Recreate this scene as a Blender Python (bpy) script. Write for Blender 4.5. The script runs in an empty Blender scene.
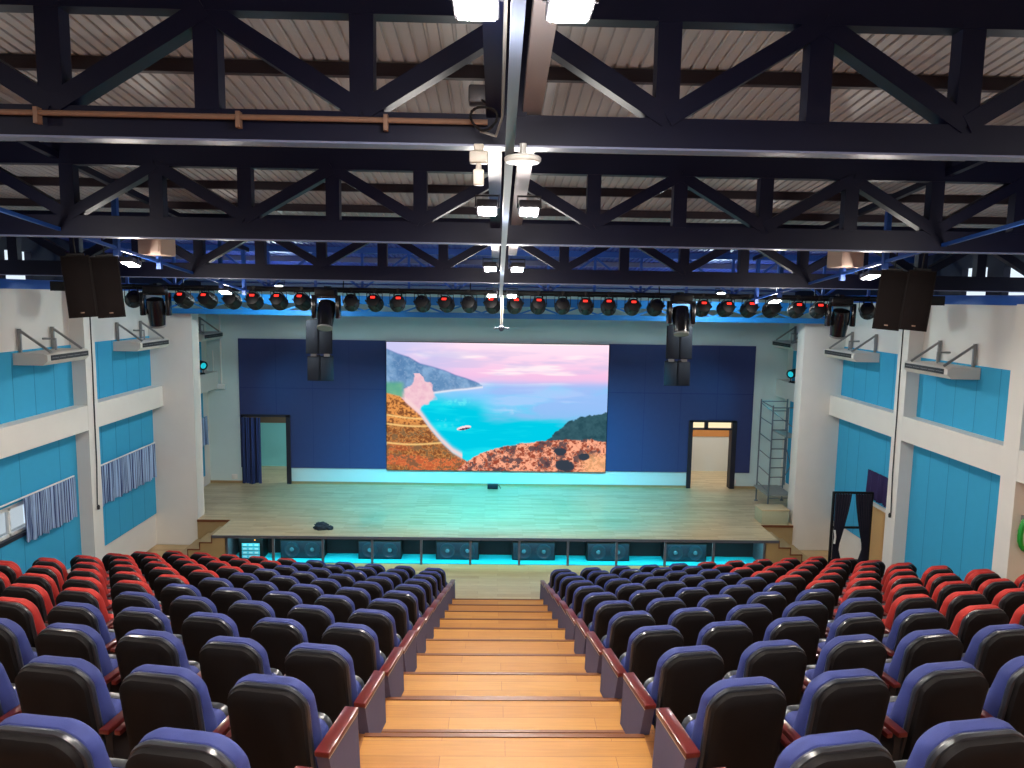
import bpy, bmesh, math, random
import numpy as np
from mathutils import Vector, Matrix

random.seed(7)
PI = math.pi
R = math.radians
sc = bpy.context.scene
C = sc.collection

# ------------------------------------------------------------------ helpers
class MB:
    """collects shapes, builds one mesh object"""
    def __init__(self):
        self.v = []; self.f = []; self.m = []; self.s = []
    def add(self, verts, faces, mi=0, smooth=False, M=None):
        o = len(self.v)
        for p in verts:
            p = Vector(p)
            if M is not None: p = M @ p
            self.v.append(p)
        for f in faces:
            self.f.append([o + i for i in f]); self.m.append(mi); self.s.append(smooth)
        return self
    def box(self, x0, x1, y0, y1, z0, z1, mi=0, M=None):
        if x0 > x1: x0, x1 = x1, x0
        if y0 > y1: y0, y1 = y1, y0
        if z0 > z1: z0, z1 = z1, z0
        vs = [(x0,y0,z0),(x1,y0,z0),(x1,y1,z0),(x0,y1,z0),(x0,y0,z1),(x1,y0,z1),(x1,y1,z1),(x0,y1,z1)]
        fs = [(0,3,2,1),(4,5,6,7),(0,1,5,4),(1,2,6,5),(2,3,7,6),(3,0,4,7)]
        return self.add(vs, fs, mi, False, M)
    def cbox(self, x0, x1, y0, y1, z0, z1, c=0.01, mi=0, M=None):
        """box with chamfered edges"""
        bm = bmesh.new()
        bmesh.ops.create_cube(bm, size=1)
        for v in bm.verts:
            v.co = Vector(((x0+x1)/2 + v.co.x*(x1-x0), (y0+y1)/2 + v.co.y*(y1-y0), (z0+z1)/2 + v.co.z*(z1-z0)))
        bmesh.ops.bevel(bm, geom=list(bm.edges), offset=c, segments=2, affect='EDGES', profile=0.5)
        bm.normal_update()
        self.frombm(bm, mi, True, M)
        bm.free(); return self
    def frombm(self, bm, mi=0, smooth=False, M=None):
        bm.verts.ensure_lookup_table()
        for i, v in enumerate(bm.verts): v.index = i
        self.add([v.co.copy() for v in bm.verts], [[v.index for v in f.verts] for f in bm.faces], mi, smooth, M)
        return self
    def prism(self, poly, axis, a, b, mi=0, M=None, smooth=False):
        """poly: list of 2D points; axis 'x': (y,z) ; 'y': (x,z) ; 'z': (x,y), extruded a..b"""
        def P(p, t):
            if axis == 'x': return (t, p[0], p[1])
            if axis == 'y': return (p[0], t, p[1])
            return (p[0], p[1], t)
        n = len(poly)
        vs = [P(p, a) for p in poly] + [P(p, b) for p in poly]
        fs = [list(range(n))[::-1], list(range(n, 2*n))]
        for i in range(n):
            j = (i+1) % n
            fs.append([i, j, n+j, n+i])
        o = len(self.f)
        self.add(vs, fs, mi, False, M)
        if smooth:
            for k in range(o+2, len(self.f)): self.s[k] = True
        return self
    def beam(self, p, q, w, h, up=(0,0,1), mi=0):
        """square section bar from p to q: w across, h along up"""
        p = Vector(p); q = Vector(q); d = (q-p).normalized()
        upv = Vector(up); s = d.cross(upv)
        if s.length < 1e-6: s = d.cross(Vector((0,1,0)))
        s.normalize(); u = s.cross(d).normalized()
        vs = []
        for e in (p, q):
            for a, b in ((-1,-1),(1,-1),(1,1),(-1,1)):
                vs.append(e + s*(a*w/2) + u*(b*h/2))
        fs = [(0,1,2,3),(7,6,5,4),(0,4,5,1),(1,5,6,2),(2,6,7,3),(3,7,4,0)]
        return self.add(vs, fs, mi)
    def tube(self, pts, r, n=8, mi=0, closed=False):
        pts = [Vector(p) for p in pts]
        rings = []
        N = len(pts)
        prev = None
        for i, p in enumerate(pts):
            a = pts[i-1] if i > 0 else (pts[-1] if closed else p)
            b = pts[i+1] if i < N-1 else (pts[0] if closed else p)
            d = (b-a).normalized()
            if prev is None:
                t = Vector((0,0,1)) if abs(d.z) < .9 else Vector((1,0,0))
                s = d.cross(t).normalized()
            else:
                s = (prev - d*prev.dot(d)).normalized()
            prev = s
            u = d.cross(s)
            rr = r[i] if isinstance(r, (list, tuple)) else r
            rings.append([p + (s*math.cos(2*PI*k/n) + u*math.sin(2*PI*k/n))*rr for k in range(n)])
        vs = [v for ring in rings for v in ring]
        fs = []
        M_ = N if closed else N-1
        for i in range(M_):
            j = (i+1) % N
            for k in range(n):
                l = (k+1) % n
                fs.append((i*n+k, i*n+l, j*n+l, j*n+k))
        if not closed:
            fs.append(list(range(n))[::-1]); fs.append([(N-1)*n+k for k in range(n)])
        return self.add(vs, fs, mi, True)
    def lathe(self, prof, n=20, mi=0, M=None):
        """prof: list of (r, t) along +z"""
        vs = []; fs = []
        for r, t in prof:
            for k in range(n):
                vs.append((r*math.cos(2*PI*k/n), r*math.sin(2*PI*k/n), t))
        for i in range(len(prof)-1):
            for k in range(n):
                l = (k+1) % n
                fs.append((i*n+k, i*n+l, (i+1)*n+l, (i+1)*n+k))
        fs.append(list(range(n))[::-1]); fs.append([(len(prof)-1)*n+k for k in range(n)])
        return self.add(vs, fs, mi, True, M)
    def build(self, name, mats, parent=None, sharp=35):
        me = bpy.data.meshes.new(name)
        me.from_pydata([tuple(v) for v in self.v], [], self.f)
        if not isinstance(mats, (list, tuple)): mats = [mats]
        for m in mats: me.materials.append(m)
        me.polygons.foreach_set('material_index', self.m)
        me.polygons.foreach_set('use_smooth', self.s)
        me.update()
        if any(self.s):
            me.set_sharp_from_angle(angle=R(sharp))
        bm = bmesh.new(); bm.from_mesh(me); bmesh.ops.recalc_face_normals(bm, faces=bm.faces); bm.to_mesh(me); bm.free()
        o = bpy.data.objects.new(name, me); C.objects.link(o)
        if parent is not None: o.parent = parent
        return o

def tag(o, label, cat, group=None, kind=None):
    o['label'] = label; o['category'] = cat
    if group: o['group'] = group
    if kind: o['kind'] = kind
    return o
def thing(name, label, cat, loc=(0,0,0), rot=(0,0,0), group=None):
    o = bpy.data.objects.new(name, None); C.objects.link(o)
    o.empty_display_size = .1
    o.location = loc; o.rotation_euler = rot
    return tag(o, label, cat, group)
def struct(o, label=None):
    o['kind'] = 'structure'
    if label: o['label'] = label; o['category'] = 'room'
    return o
KIDS = {}
def copy_tree(o, loc, rot, label, group=None):
    c = o.copy(); C.objects.link(c); c.location = loc; c.rotation_euler = rot
    c['label'] = label
    if group: c['group'] = group
    if o not in KIDS:
        KIDS[o] = [(ch, list(ch.children)) for ch in o.children]
    for ch, gs in KIDS[o]:
        d = ch.copy(); C.objects.link(d); d.parent = c
        for g in gs:
            e = g.copy(); C.objects.link(e); e.parent = d
    return c

# ------------------------------------------------------------------ materials
def srgb(r, g, b):
    f = lambda c: (c/255/12.92) if c/255 <= .04045 else ((c/255+.055)/1.055)**2.4
    return (f(r), f(g), f(b), 1)
def mat(name, col, rough=.5, metal=0, noise=0, nscale=20, spec=.5, bump=0, bscale=200, coat=0):
    m = bpy.data.materials.new(name); m.use_nodes = True
    nt = m.node_tree; b = nt.nodes['Principled BSDF']
    b.inputs['Base Color'].default_value = col
    b.inputs['Roughness'].default_value = rough; b.inputs['Metallic'].default_value = metal
    b.inputs['Specular IOR Level'].default_value = spec
    b.inputs['Coat Weight'].default_value = coat
    tc = nt.nodes.new('ShaderNodeTexCoord')
    if noise:
        n = nt.nodes.new('ShaderNodeTexNoise'); n.inputs['Scale'].default_value = nscale; n.inputs['Detail'].default_value = 4
        nt.links.new(tc.outputs['Object'], n.inputs['Vector'])
        mx = nt.nodes.new('ShaderNodeMix'); mx.data_type = 'RGBA'
        mx.inputs[6].default_value = tuple(c*(1-noise) for c in col[:3]) + (1,)
        mx.inputs[7].default_value = tuple(min(1, c*(1+noise)) for c in col[:3]) + (1,)
        nt.links.new(n.outputs['Fac'], mx.inputs[0]); nt.links.new(mx.outputs[2], b.inputs['Base Color'])
    if bump:
        n2 = nt.nodes.new('ShaderNodeTexNoise'); n2.inputs['Scale'].default_value = bscale
        nt.links.new(tc.outputs['Object'], n2.inputs['Vector'])
        bp = nt.nodes.new('ShaderNodeBump'); bp.inputs['Strength'].default_value = bump; bp.inputs['Distance'].default_value = .01
        nt.links.new(n2.outputs['Fac'], bp.inputs['Height']); nt.links.new(bp.outputs['Normal'], b.inputs['Normal'])
    return m
def emit(name, col, strength):
    m = bpy.data.materials.new(name); m.use_nodes = True
    nt = m.node_tree; nt.nodes.clear()
    o = nt.nodes.new('ShaderNodeOutputMaterial'); e = nt.nodes.new('ShaderNodeEmission')
    e.inputs[0].default_value = col; e.inputs[1].default_value = strength
    nt.links.new(e.outputs[0], o.inputs[0]); return m
def planks(name, c1, c2, cm, length=1.2, width=.12, rough=.35, along='x', contrast=.5, coat=0):
    m = bpy.data.materials.new(name); m.use_nodes = True
    nt = m.node_tree; b = nt.nodes['Principled BSDF']; b.inputs['Roughness'].default_value = rough
    b.inputs['Coat Weight'].default_value = coat
    tc = nt.nodes.new('ShaderNodeTexCoord'); mp = nt.nodes.new('ShaderNodeMapping')
    if along == 'y': mp.inputs['Rotation'].default_value = (0, 0, PI/2)
    nt.links.new(tc.outputs['Object'], mp.inputs['Vector'])
    br = nt.nodes.new('ShaderNodeTexBrick'); br.inputs['Scale'].default_value = 1
    br.inputs['Brick Width'].default_value = length; br.inputs['Row Height'].default_value = width
    br.inputs['Mortar Size'].default_value = .0015; br.inputs['Bias'].default_value = 0
    br.inputs['Color1'].default_value = c1; br.inputs['Color2'].default_value = c2; br.inputs['Mortar'].default_value = cm
    br.offset_frequency = 2; br.offset = .37
    nt.links.new(mp.outputs['Vector'], br.inputs['Vector'])
    st = nt.nodes.new('ShaderNodeMapping'); st.inputs['Scale'].default_value = (1.2, 18, 4)
    nt.links.new(mp.outputs['Vector'], st.inputs['Vector'])
    n = nt.nodes.new('ShaderNodeTexNoise'); n.inputs['Scale'].default_value = 3; n.inputs['Detail'].default_value = 6
    nt.links.new(st.outputs['Vector'], n.inputs['Vector'])
    rp = nt.nodes.new('ShaderNodeValToRGB')
    rp.color_ramp.elements[0].position = .3; rp.color_ramp.elements[0].color = (1-contrast*.5,)*3 + (1,)
    rp.color_ramp.elements[1].position = .7; rp.color_ramp.elements[1].color = (1,)*3 + (1,)
    nt.links.new(n.outputs['Fac'], rp.inputs['Fac'])
    mx = nt.nodes.new('ShaderNodeMix'); mx.data_type = 'RGBA'; mx.blend_type = 'MULTIPLY'; mx.inputs[0].default_value = 1
    nt.links.new(br.outputs['Color'], mx.inputs[6]); nt.links.new(rp.outputs['Color'], mx.inputs[7])
    nt.links.new(mx.outputs[2], b.inputs['Base Color'])
    return m

M = {}
M['wall'] = mat('white_plaster', srgb(222,218,211), .85, noise=.04, nscale=3)
M['stage_wall'] = mat('stage_plaster', srgb(202,222,222), .8, noise=.03, nscale=3)
M['blue_panel'] = mat('blue_acoustic_panel', srgb(50,160,203), .8, noise=.04, nscale=6, bump=.1)
M['seam'] = mat('panel_seam', srgb(40,134,176), .9)
M['navy_panel'] = mat('navy_acoustic_panel', srgb(50,62,112), .85, noise=.06, nscale=8, bump=.1)
M['navy_seam'] = mat('navy_seam', srgb(26,44,100), .9)
M['truss'] = mat('navy_truss_paint', srgb(9,13,40), .5, noise=.1, nscale=5, spec=.22)
M['truss_blue'] = mat('lit_blue_truss_paint', srgb(36,84,170), .4, noise=.06, nscale=5)  # truss blue with the screen's light put into the colour
M['truss_sky'] = mat('lit_blue_girder_paint', srgb(30,130,205), .4, noise=.06, nscale=5)  # girder blue brightened: cyan stage light is put into the colour
M['flange'] = mat('lit_flange_edge', srgb(104,114,150), .4, noise=.1)  # paler than the truss: lamplight on the flange painted in
M['deck'] = mat('ribbed_roof_sheet', srgb(156,156,158), .5, noise=.06, nscale=2)
M['deck_blue'] = mat('blue_roof_sheet', srgb(44,60,150), .5, noise=.08, nscale=2)
M['purlin'] = mat('purlin_paint', srgb(44,38,46), .6, spec=.3)
M['purlin_pale'] = mat('lit_pale_purlin', srgb(110,124,160), .5)  # paler purlin copy, screen light painted into its colour
M['tray'] = mat('galvanised_tray', srgb(74,82,102), .4, .2, noise=.1)
M['white_metal'] = mat('white_enamel', srgb(225,226,222), .4)
M['grey_metal'] = mat('grey_steel', srgb(140,140,140), .4, .5)
M['ac_white'] = mat('cream_plastic', srgb(214,210,200), .45)
M['ac_dark'] = mat('dark_louvre', srgb(40,42,46), .6)
M['pipe_tan'] = mat('tan_conduit', srgb(128,100,84), .5, noise=.15)
M['black'] = mat('black_metal', srgb(15,15,19), .5, spec=.3)
M['black_gloss'] = mat('black_gloss', srgb(18,18,22), .18)
M['grille'] = mat('speaker_grille', srgb(17,11,11), .8, spec=.15, noise=.25, nscale=120)
M['spk_dark'] = mat('speaker_cabinet', srgb(18,12,12), .7, spec=.2, noise=.1)
M['spk_grey'] = mat('slate_speaker', srgb(30,36,46), .7, spec=.25, noise=.15, nscale=90)
M['sub_teal'] = mat('teal_speaker_front', srgb(16,40,58), .5, noise=.15, nscale=60)
M['cone'] = mat('speaker_cone', srgb(20,56,74), .3)
M['cone_cap'] = mat('speaker_dust_cap', srgb(70,120,140), .25)
M['red_led'] = emit('red_display', (1, .03, .02, 1), 2.2)
M['lens'] = mat('glass_lens', srgb(60,70,80), .08, spec=.8)
M['cyan_lens'] = emit('cyan_lamp_lens', (.02, .6, .72, 1), .9)
M['lamp'] = emit('lamp_panel', (1, .93, .84, 1), 600)
M['lamp_far'] = emit('lamp_panel_side', (1, .90, .78, 1), 600)
M['housing'] = mat('lamp_housing', srgb(70,70,76), .5, .4)
M['curtain_stripe'] = None
M['curtain_dark'] = mat('dark_drape', srgb(22,24,44), .8, noise=.2, nscale=8)
M['curtain_purple'] = mat('indigo_drape', srgb(44,34,86), .8, noise=.15, nscale=10)
M['green_rubber'] = mat('green_hose', srgb(30,150,50), .45)
M['blue_fabric'] = mat('blue_seat_fabric', srgb(42,53,116), .75, noise=.07, nscale=60, bump=.15, bscale=300)
M['red_fabric'] = mat('red_seat_fabric', srgb(172,35,26), .75, noise=.07, nscale=60, bump=.15, bscale=300)
M['vinyl'] = mat('black_vinyl', srgb(42,44,50), .28, spec=.7)
M['shell'] = mat('black_plastic_shell', srgb(15,11,12), .7, noise=.2, nscale=60, spec=.22)
M['arm_wood'] = mat('maroon_wood', srgb(94,30,28), .28, noise=.1, nscale=25, coat=.35)
M['panel_cloth'] = mat('grey_violet_cloth', srgb(84,78,104), .85, noise=.08, nscale=60)
M['panel_edge'] = mat('pale_edge_strip', srgb(190,170,150), .4)
M['seat_metal'] = mat('seat_frame_black', srgb(16,14,18), .6)
M['wood_aisle'] = planks('amber_plank', srgb(184,129,58), srgb(172,114,48), srgb(120,72,38), 1.1, .16, .5, contrast=.35)
M['nosing'] = mat('stair_nosing', srgb(108,60,34), .4)
M['wood_floor'] = planks('hall_floor_plank', srgb(194,166,120), srgb(178,146,100), srgb(130,95,60), 1.1, .14, .35, contrast=.4)
M['wood_stage'] = planks('stage_plank', srgb(222,204,166), srgb(198,176,134), srgb(150,130,95), .9, .09, .32, contrast=.55)
M['tier'] = planks('tier_plank', srgb(150,96,52), srgb(130,82,44), srgb(70,45,25), 1.1, .16, .5)
M['stage_edge'] = mat('stage_edge_metal', srgb(92,92,104), .4, .2)
M['stage_side'] = mat('stage_riser_wood', srgb(160,136,96), .5, noise=.12, nscale=6)
M['turquoise'] = mat('cyan_glow_floor', srgb(30,200,225), .5)  # cyan glow under the stage lip put into the floor colour
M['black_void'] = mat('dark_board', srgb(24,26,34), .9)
M['tan_wall'] = mat('tan_wall_paint', srgb(214,170,112), .8, noise=.03)
M['orange_wall'] = mat('corridor_upper_paint', srgb(206,140,80), .8)
M['corridor'] = mat('corridor_wall', srgb(214,216,214), .8)
M['door_frame'] = mat('dark_door_frame', srgb(30,32,46), .5)
M['pane_lit'] = emit('lit_transom', (1, .82, .5, 1), 1.1)
M['cloth_black'] = mat('black_cloth', srgb(26,40,52), .7, noise=.3, nscale=20)
M['ply'] = mat('pale_ply', srgb(176,180,150), .55, noise=.08)
M['steel_pipe'] = mat('scaffold_pipe', srgb(120,130,140), .35, .7)
M['board'] = mat('scaffold_board', srgb(150,155,150), .6)
M['cream_box'] = mat('cream_duct', srgb(206,180,164), .6)
M['glass'] = None
def stripes(LOW=srgb(36,58,112), HIGH=srgb(168,198,232)):
    m = bpy.data.materials.new('striped_curtain'); m.use_nodes = True
    nt = m.node_tree; b = nt.nodes['Principled BSDF']; b.inputs['Roughness'].default_value = .8
    at = nt.nodes.new('ShaderNodeTexCoord'); w = nt.nodes.new('ShaderNodeTexNoise'); w.noise_dimensions = '1D'
    sp = nt.nodes.new('ShaderNodeSeparateXYZ'); nt.links.new(at.outputs['Object'], sp.inputs[0])
    mm = nt.nodes.new('ShaderNodeMath'); mm.operation = 'MULTIPLY'; mm.inputs[1].default_value = 26
    ad = nt.nodes.new('ShaderNodeMath'); ad.operation = 'ADD'
    nt.links.new(sp.outputs['Y'], ad.inputs[0]); nt.links.new(sp.outputs['X'], ad.inputs[1])
    nt.links.new(ad.outputs[0], mm.inputs[0])
    nt.links.new(mm.outputs[0], w.inputs['W']); w.inputs['Scale'].default_value = 1
    rp = nt.nodes.new('ShaderNodeValToRGB')
    rp.color_ramp.elements[0].position = .45; rp.color_ramp.elements[0].color = LOW
    rp.color_ramp.elements[1].position = .53; rp.color_ramp.elements[1].color = HIGH
    nt.links.new(w.outputs['Fac'], rp.inputs['Fac']); nt.links.new(rp.outputs['Color'], b.inputs['Base Color'])
    return m
M['curtain_stripe'] = stripes()
M['curtain_navy'] = stripes(srgb(14,18,44), srgb(52,76,140))
def glassmat():
    m = bpy.data.materials.new('window_glass'); m.use_nodes = True
    b = m.node_tree.nodes['Principled BSDF']
    b.inputs['Base Color'].default_value = (.9, .95, 1, 1); b.inputs['Roughness'].default_value = .02
    b.inputs['Transmission Weight'].default_value = 1; b.inputs['IOR'].default_value = 1.05
    return m
M['glass'] = glassmat()

# ------------------------------------------------------------------ numbers of the hall
CZ = 6.05                       # camera height over the flat floor
def chordz(y): return 6.943 - .103*(y - 4.57)     # underside of the roof trusses
def deckz(y): return 8.44 - .103*y
def E(k): return 4.55 + k                          # far edge of tier k-1
def TZ(k): return (9-k)*.32                        # tread height of row k
WX = 8.2
STG = .64

# ------------------------------------------------------------------ floor, tiers, steps
f = MB(); f.box(-WX-.3, WX+.3, 13.55, 16.25, -.2, 0)
f.box(-WX-.3, -6.4, 16.25, 17.8, -.2, 0); f.box(6.4, WX+.3, 16.25, 17.8, -.2, 0)
struct(f.build('floor', M['wood_floor']))
t = MB()
for k in range(-10, 9):
    for s in (-1, 1):
        ya, yb = E(k-1)+1, E(k)+1
        # tier polygon with the row angle, cut at the aisle
        pts = [(s*.915, E(k)), (s*6.6, E(k)+.163*5.7), (s*WX, E(k)+.163*5.7), (s*WX, E(k)+1+.163*5.7), (s*6.6, E(k)+1+.163*5.7), (s*.915, E(k)+1)]
        t.prism(pts, 'z', -.2, TZ(k))
struct(t.build('floor_seating_tiers', M['tier']))
a = MB()
for k in range(-10, 9):
    y0, y1, z = E(k), E(k)+1, TZ(k)
    a.box(-.915, .915, y0, y1, -.2, z)
    # nosing strip at the far edge
    a.box(-.915, .915, y1-.035, y1+.006, z-.03, z+.006, 1)
    # half step in front of the far edge, standing on the next tread
    zn = TZ(k+1)
    a.box(-.865, .865, y1, y1+.30, zn, z-.16)
    a.box(-.865, .865, y1+.275, y1+.306, z-.185, z-.154, 1)
struct(a.build('floor_aisle_steps', [M['wood_aisle'], M['nosing']]))

# ------------------------------------------------------------------ stage
s = MB()
s.box(-6.4, 6.4, 16.2, 17.35, STG-.05, STG)
s.box(-7.19, 7.19, 17.35, 17.8, STG-.05, STG); s.box(-WX, WX, 17.8, 23.2, STG-.05, STG)
struct(s.build('floor_stage', M['wood_stage']))
s = MB()
s.box(-6.4, 6.4, 16.17, 16.2, STG-.055, STG+.004)
s.box(-6.12, -6.06, 16.2, 17.3, 0, STG-.05); s.box(6.06, 6.12, 16.2, 17.3, 0, STG-.05)
for k in range(10):
    x = -5.05 + k*1.108
    s.box(x-.025, x+.025, 16.2, 16.25, 0, STG-.05)
struct(s.build('trim_stage_front', M['stage_edge']))
s = MB()
for sg in (-1, 1):
    s.box(sg*6.10, sg*6.4, 16.2, 17.35, 0, STG-.05)                 # stage ends
    s.box(sg*6.4, sg*7.19, 17.35, 17.38, 0, STG-.05)
    for i in range(3):                                              # side stairs
        z = STG - .16*(i+1); x0 = 6.4 + .27*i
        s.box(sg*x0, sg*(x0+.27), 16.2, 17.34, 0, z)
struct(s.build('wall_stage_base', M['stage_side']))
s = MB()
for sg in (-1, 1):
    for i in range(4):
        z = STG - .16*i; x0 = 6.4 + .27*i
        if i == 0:
            s.box(sg*(x0-.26), sg*(x0+.012), 16.185, 16.2, z-.03, z+.003)
            s.box(sg*(x0), sg*(x0+.02), 16.185, 16.2, z-.16, z)
        elif i < 3:
            s.box(sg*(x0-.27), sg*(x0+.012), 16.185, 16.2, z-.025, z+.003)
            s.box(sg*(x0), sg*(x0+.02), 16.185, 16.2, z-.16, z)
        else:
            s.box(sg*(x0-.27), sg*(x0+.012), 16.185, 16.2, z-.025, z+.003)
            s.box(sg*(x0), sg*(x0+.02), 16.185, 16.2, 0, z)
    s.box(sg*6.4, sg*7.19, 17.33, 17.352, STG-.05, STG+.004)
struct(s.build('trim_stage_stairs', M['nosing']))
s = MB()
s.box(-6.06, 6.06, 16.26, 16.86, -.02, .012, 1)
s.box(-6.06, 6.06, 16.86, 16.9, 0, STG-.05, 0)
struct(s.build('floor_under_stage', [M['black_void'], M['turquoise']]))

# ------------------------------------------------------------------ side walls
COLS = [(-1.85, -1.5), (1.35, 1.7), (4.55, 4.9), (7.75, 8.1), (10.95, 11.3), (14.2, 14.56)]
BEAMZ = (CZ-2.68, CZ-2.2)
def panels(mb, sx, y0, y1, z0, z1, n, mats=(0, 1), x=WX):
    w = (y1-y0)/n
    mb.box(sx*(x-.03), sx*(x+.0), y0, y1, z0, z1, 0)
    for i in range(1, n):
        yy = y0 + i*w
        mb.box(sx*(x-.032), sx*(x-.0), yy-.006, yy+.006, z0, z1, 1)
for sx, side in ((-1, 'left'), (1, 'right')):
    w = MB()
    top = CZ+.02
    wy0, wy1, wz0, wz1 = 11.32, 13.1, CZ-4.14, CZ-3.64     # real window opening in one bay of the left wall
    if sx < 0:
        w.box(sx*WX, sx*(WX+.25), -6, wy0, 0, top); w.box(sx*WX, sx*(WX+.25), wy1, 23.2, 0, top)
        w.box(sx*WX, sx*(WX+.25), wy0, wy1, 0, wz0); w.box(sx*WX, sx*(WX+.25), wy0, wy1, wz1, top)
    else:
        w.box(sx*WX, sx*(WX+.25), -6, 23.2, 0, top)
    root = struct(w.build('wall_' + side, M['wall']))
    for (a0, a1) in COLS:
        c = MB(); c.box(sx*(WX-.29), sx*WX, a0, a1, 0, top); c.build('column', M['wall'], root)
    c = MB(); c.cbox(sx*(WX-1.0), sx*WX, 17.4, 17.8, 0, CZ-.45, .012); c.build('column', M['wall'], root)
    b = MB(); b.box(sx*(WX-.287), sx*WX, -6, 17.4, *BEAMZ); b.box(sx*(WX-.287), sx*WX, 17.8, 20.85, *BEAMZ); b.build('ledge_beam', M['wall'], root)
    # panels bay by bay
    bays = [(1.7, 4.55), (4.9, 7.75), (8.1, 10.95), (11.3, 14.2), (14.56, 17.4)]
    for i, (y0, y1) in enumerate(bays):
        p = MB(); panels(p, sx, y0, y1, BEAMZ[1], CZ-1.04, 5); p.build('blue_panel', [M['blue_panel'], M['seam']], root)
        if sx > 0 and i == 2: continue
        p = MB()
        if sx < 0 and i == 3:
            panels(p, sx, y0, wy1, wz1+.04, BEAMZ[0], 3); panels(p, sx, y0, wy1, CZ-5.28, wz0-.05, 3); panels(p, sx, wy1, y1, CZ-5.28, BEAMZ[0], 2)
        elif sx > 0 and i == 4:
            panels(p, sx, y0, 15.85, CZ-4.3, BEAMZ[0], 2); panels(p, sx, 15.85, y1, CZ-5.28, BEAMZ[0], 3)
            q = MB(); q.box(sx*(WX-.02), sx*WX, y0, 15.85, 0, CZ-4.36); q.build('tan_panel', M['tan_wall'], root)
            q = MB(); q.box(sx*(WX-.1), sx*WX, y0, 15.85, CZ-4.36, CZ-4.3); q.build('ledge', M['wall'], root)
        else:
            panels(p, sx, y0, y1, CZ-5.28, BEAMZ[0], 5)
        p.build('blue_panel', [M['blue_panel'], M['seam']], root)
    for (z0, z1) in ((BEAMZ[1], CZ-1.2), (CZ-5.1, BEAMZ[0])):
        p = MB(); panels(p, sx, 17.8, 20.4, z0, z1, 4); p.build('blue_panel', [M['blue_panel'], M['seam']], root)
    if sx > 0:
        q = MB(); q.box(sx*(WX-.02), sx*WX, 8.1, 10.95, 0, BEAMZ[0]); q.build('tan_panel', M['tan_wall'], root)
    # clerestory strip up to the roof: navy cladding with openings
    c = MB()
    def clad(y0, y1, z0f, z1f):
        vs = []
        for y in (y0, y1):
            vs += [(sx*WX, y, z0f(y)), (sx*(WX+.12), y, z0f(y)), (sx*(WX+.12), y, z1f(y)), (sx*WX, y, z1f(y))]
        c.add(vs, [(0,1,2,3),(7,6,5,4),(0,4,5,1),(1,5,6,2),(2,6,7,3),(3,7,4,0)])
    lo = lambda y: top
    hi = lambda y: deckz(y) + .05
    oz0 = lambda y: top + .12
    oz1 = lambda y: top + .62
    seg = [(-6, 8.6), (9.0, 9.4), (10.0, 10.35), (11.0, 11.3), (12.1, 12.5), (13.2, 23.2)]
    for i, (y0, y1) in enumerate(seg):
        clad(y0, y1, lo, hi)
        if i < len(seg)-1:
            clad(y1, seg[i+1][0], lo, oz0); clad(y1, seg[i+1][0], oz1, hi)
    c.build('clerestory_cladding', M['truss'], root)
    c = MB(); c.beam((sx*(WX-.06), -6, top+.06), (sx*(WX-.06), 17.3, top+.06), .12, .16); c.build('eave_beam', M['truss_blue'], root)

# window in the left wall
w = MB()
fx = -WX-.08
w.box(fx, fx+.06, wy0, wy1, wz0, wz0+.05); w.box(fx, fx+.06, wy0, wy1, wz1-.05, wz1)
for yy in (wy0, (wy0+wy1)/2, wy1-.05): w.box(fx, fx+.06, yy, yy+.05, wz0, wz1)
wr = struct(w.build('window_1', M['white_metal']))
g = MB(); g.box(fx+.02, fx+.03, wy0+.03, wy1-.03, wz0+.03, wz1-.03); g.build('pane', M['glass'], wr)
g = MB(); g.box(-WX-.2, -WX+.06, wy0, wy1, wz0-.07, wz0); g.build('window_sill', M['door_frame'], wr)
# pale building seen outside the window
o = MB(); o.box(-13.2, -13, 8, 20, -1, 3.4); o.box(-13.05, -12.95, 13.3, 13.9, .6, 1.9); struct(o.build('exterior_wall', M['wall']))

# ------------------------------------------------------------------ back wall of the stage, doors, corridor
BY = 20.85
XL0, XL1 = -7.26, -5.92
XR0, XR1 = 5.47, 6.82
DT = CZ-3.43
w = MB()
def bw(x0, x1, z0, z1): w.box(x0, x1, BY, BY+.15, z0, z1)
wt = CZ+.35
bw(-WX, XL0, STG, wt); bw(XL1, XR0, STG, wt); bw(XR1, WX, STG, wt); bw(XL0, XL1, DT, wt); bw(XR0, XR1, DT, wt)
wb = struct(w.build('wall_back', M['stage_wall']))
NZ0, NZ1 = CZ-4.94, CZ-1.27
for (x0, x1, dr) in ((-7.31, -3.2, (XL0, XL1)), (3.1, 7.27, (XR0, XR1))):
    p = MB()
    def np_(a, b, z0, z1): p.box(a, b, BY-.04, BY, z0, z1, 0)
    np_(x0, dr[0], NZ0, NZ1) if dr[0]-x0 > .001 else None
    np_(dr[1], x1, NZ0, NZ1); np_(dr[0], dr[1], DT, NZ1)
    zz = CZ-2.65
    p.box(x0, x1, BY-.043, BY-.03, zz-.008, zz+.008, 1)
    n = 3
    for i in range(1, n+1):
        xx = x0 + (x1-x0)*i/(n+1)
        zb = NZ0 if not (dr[0] < xx < dr[1]) else DT
        p.box(xx-.005, xx+.005, BY-.042, BY-.03, zb, NZ1, 1)
    p.build('navy_panel', [M['navy_panel'], M['navy_seam']], wb)
b = MB(); b.box(-WX, XL0, BY-.015, BY, STG, STG+.07); b.box(XL1, XR0, BY-.015, BY, STG, STG+.07); b.box(XR1, WX, BY-.015, BY, STG, STG+.07)
struct(b.build('baseboard_back', M['stage_side']))
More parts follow.
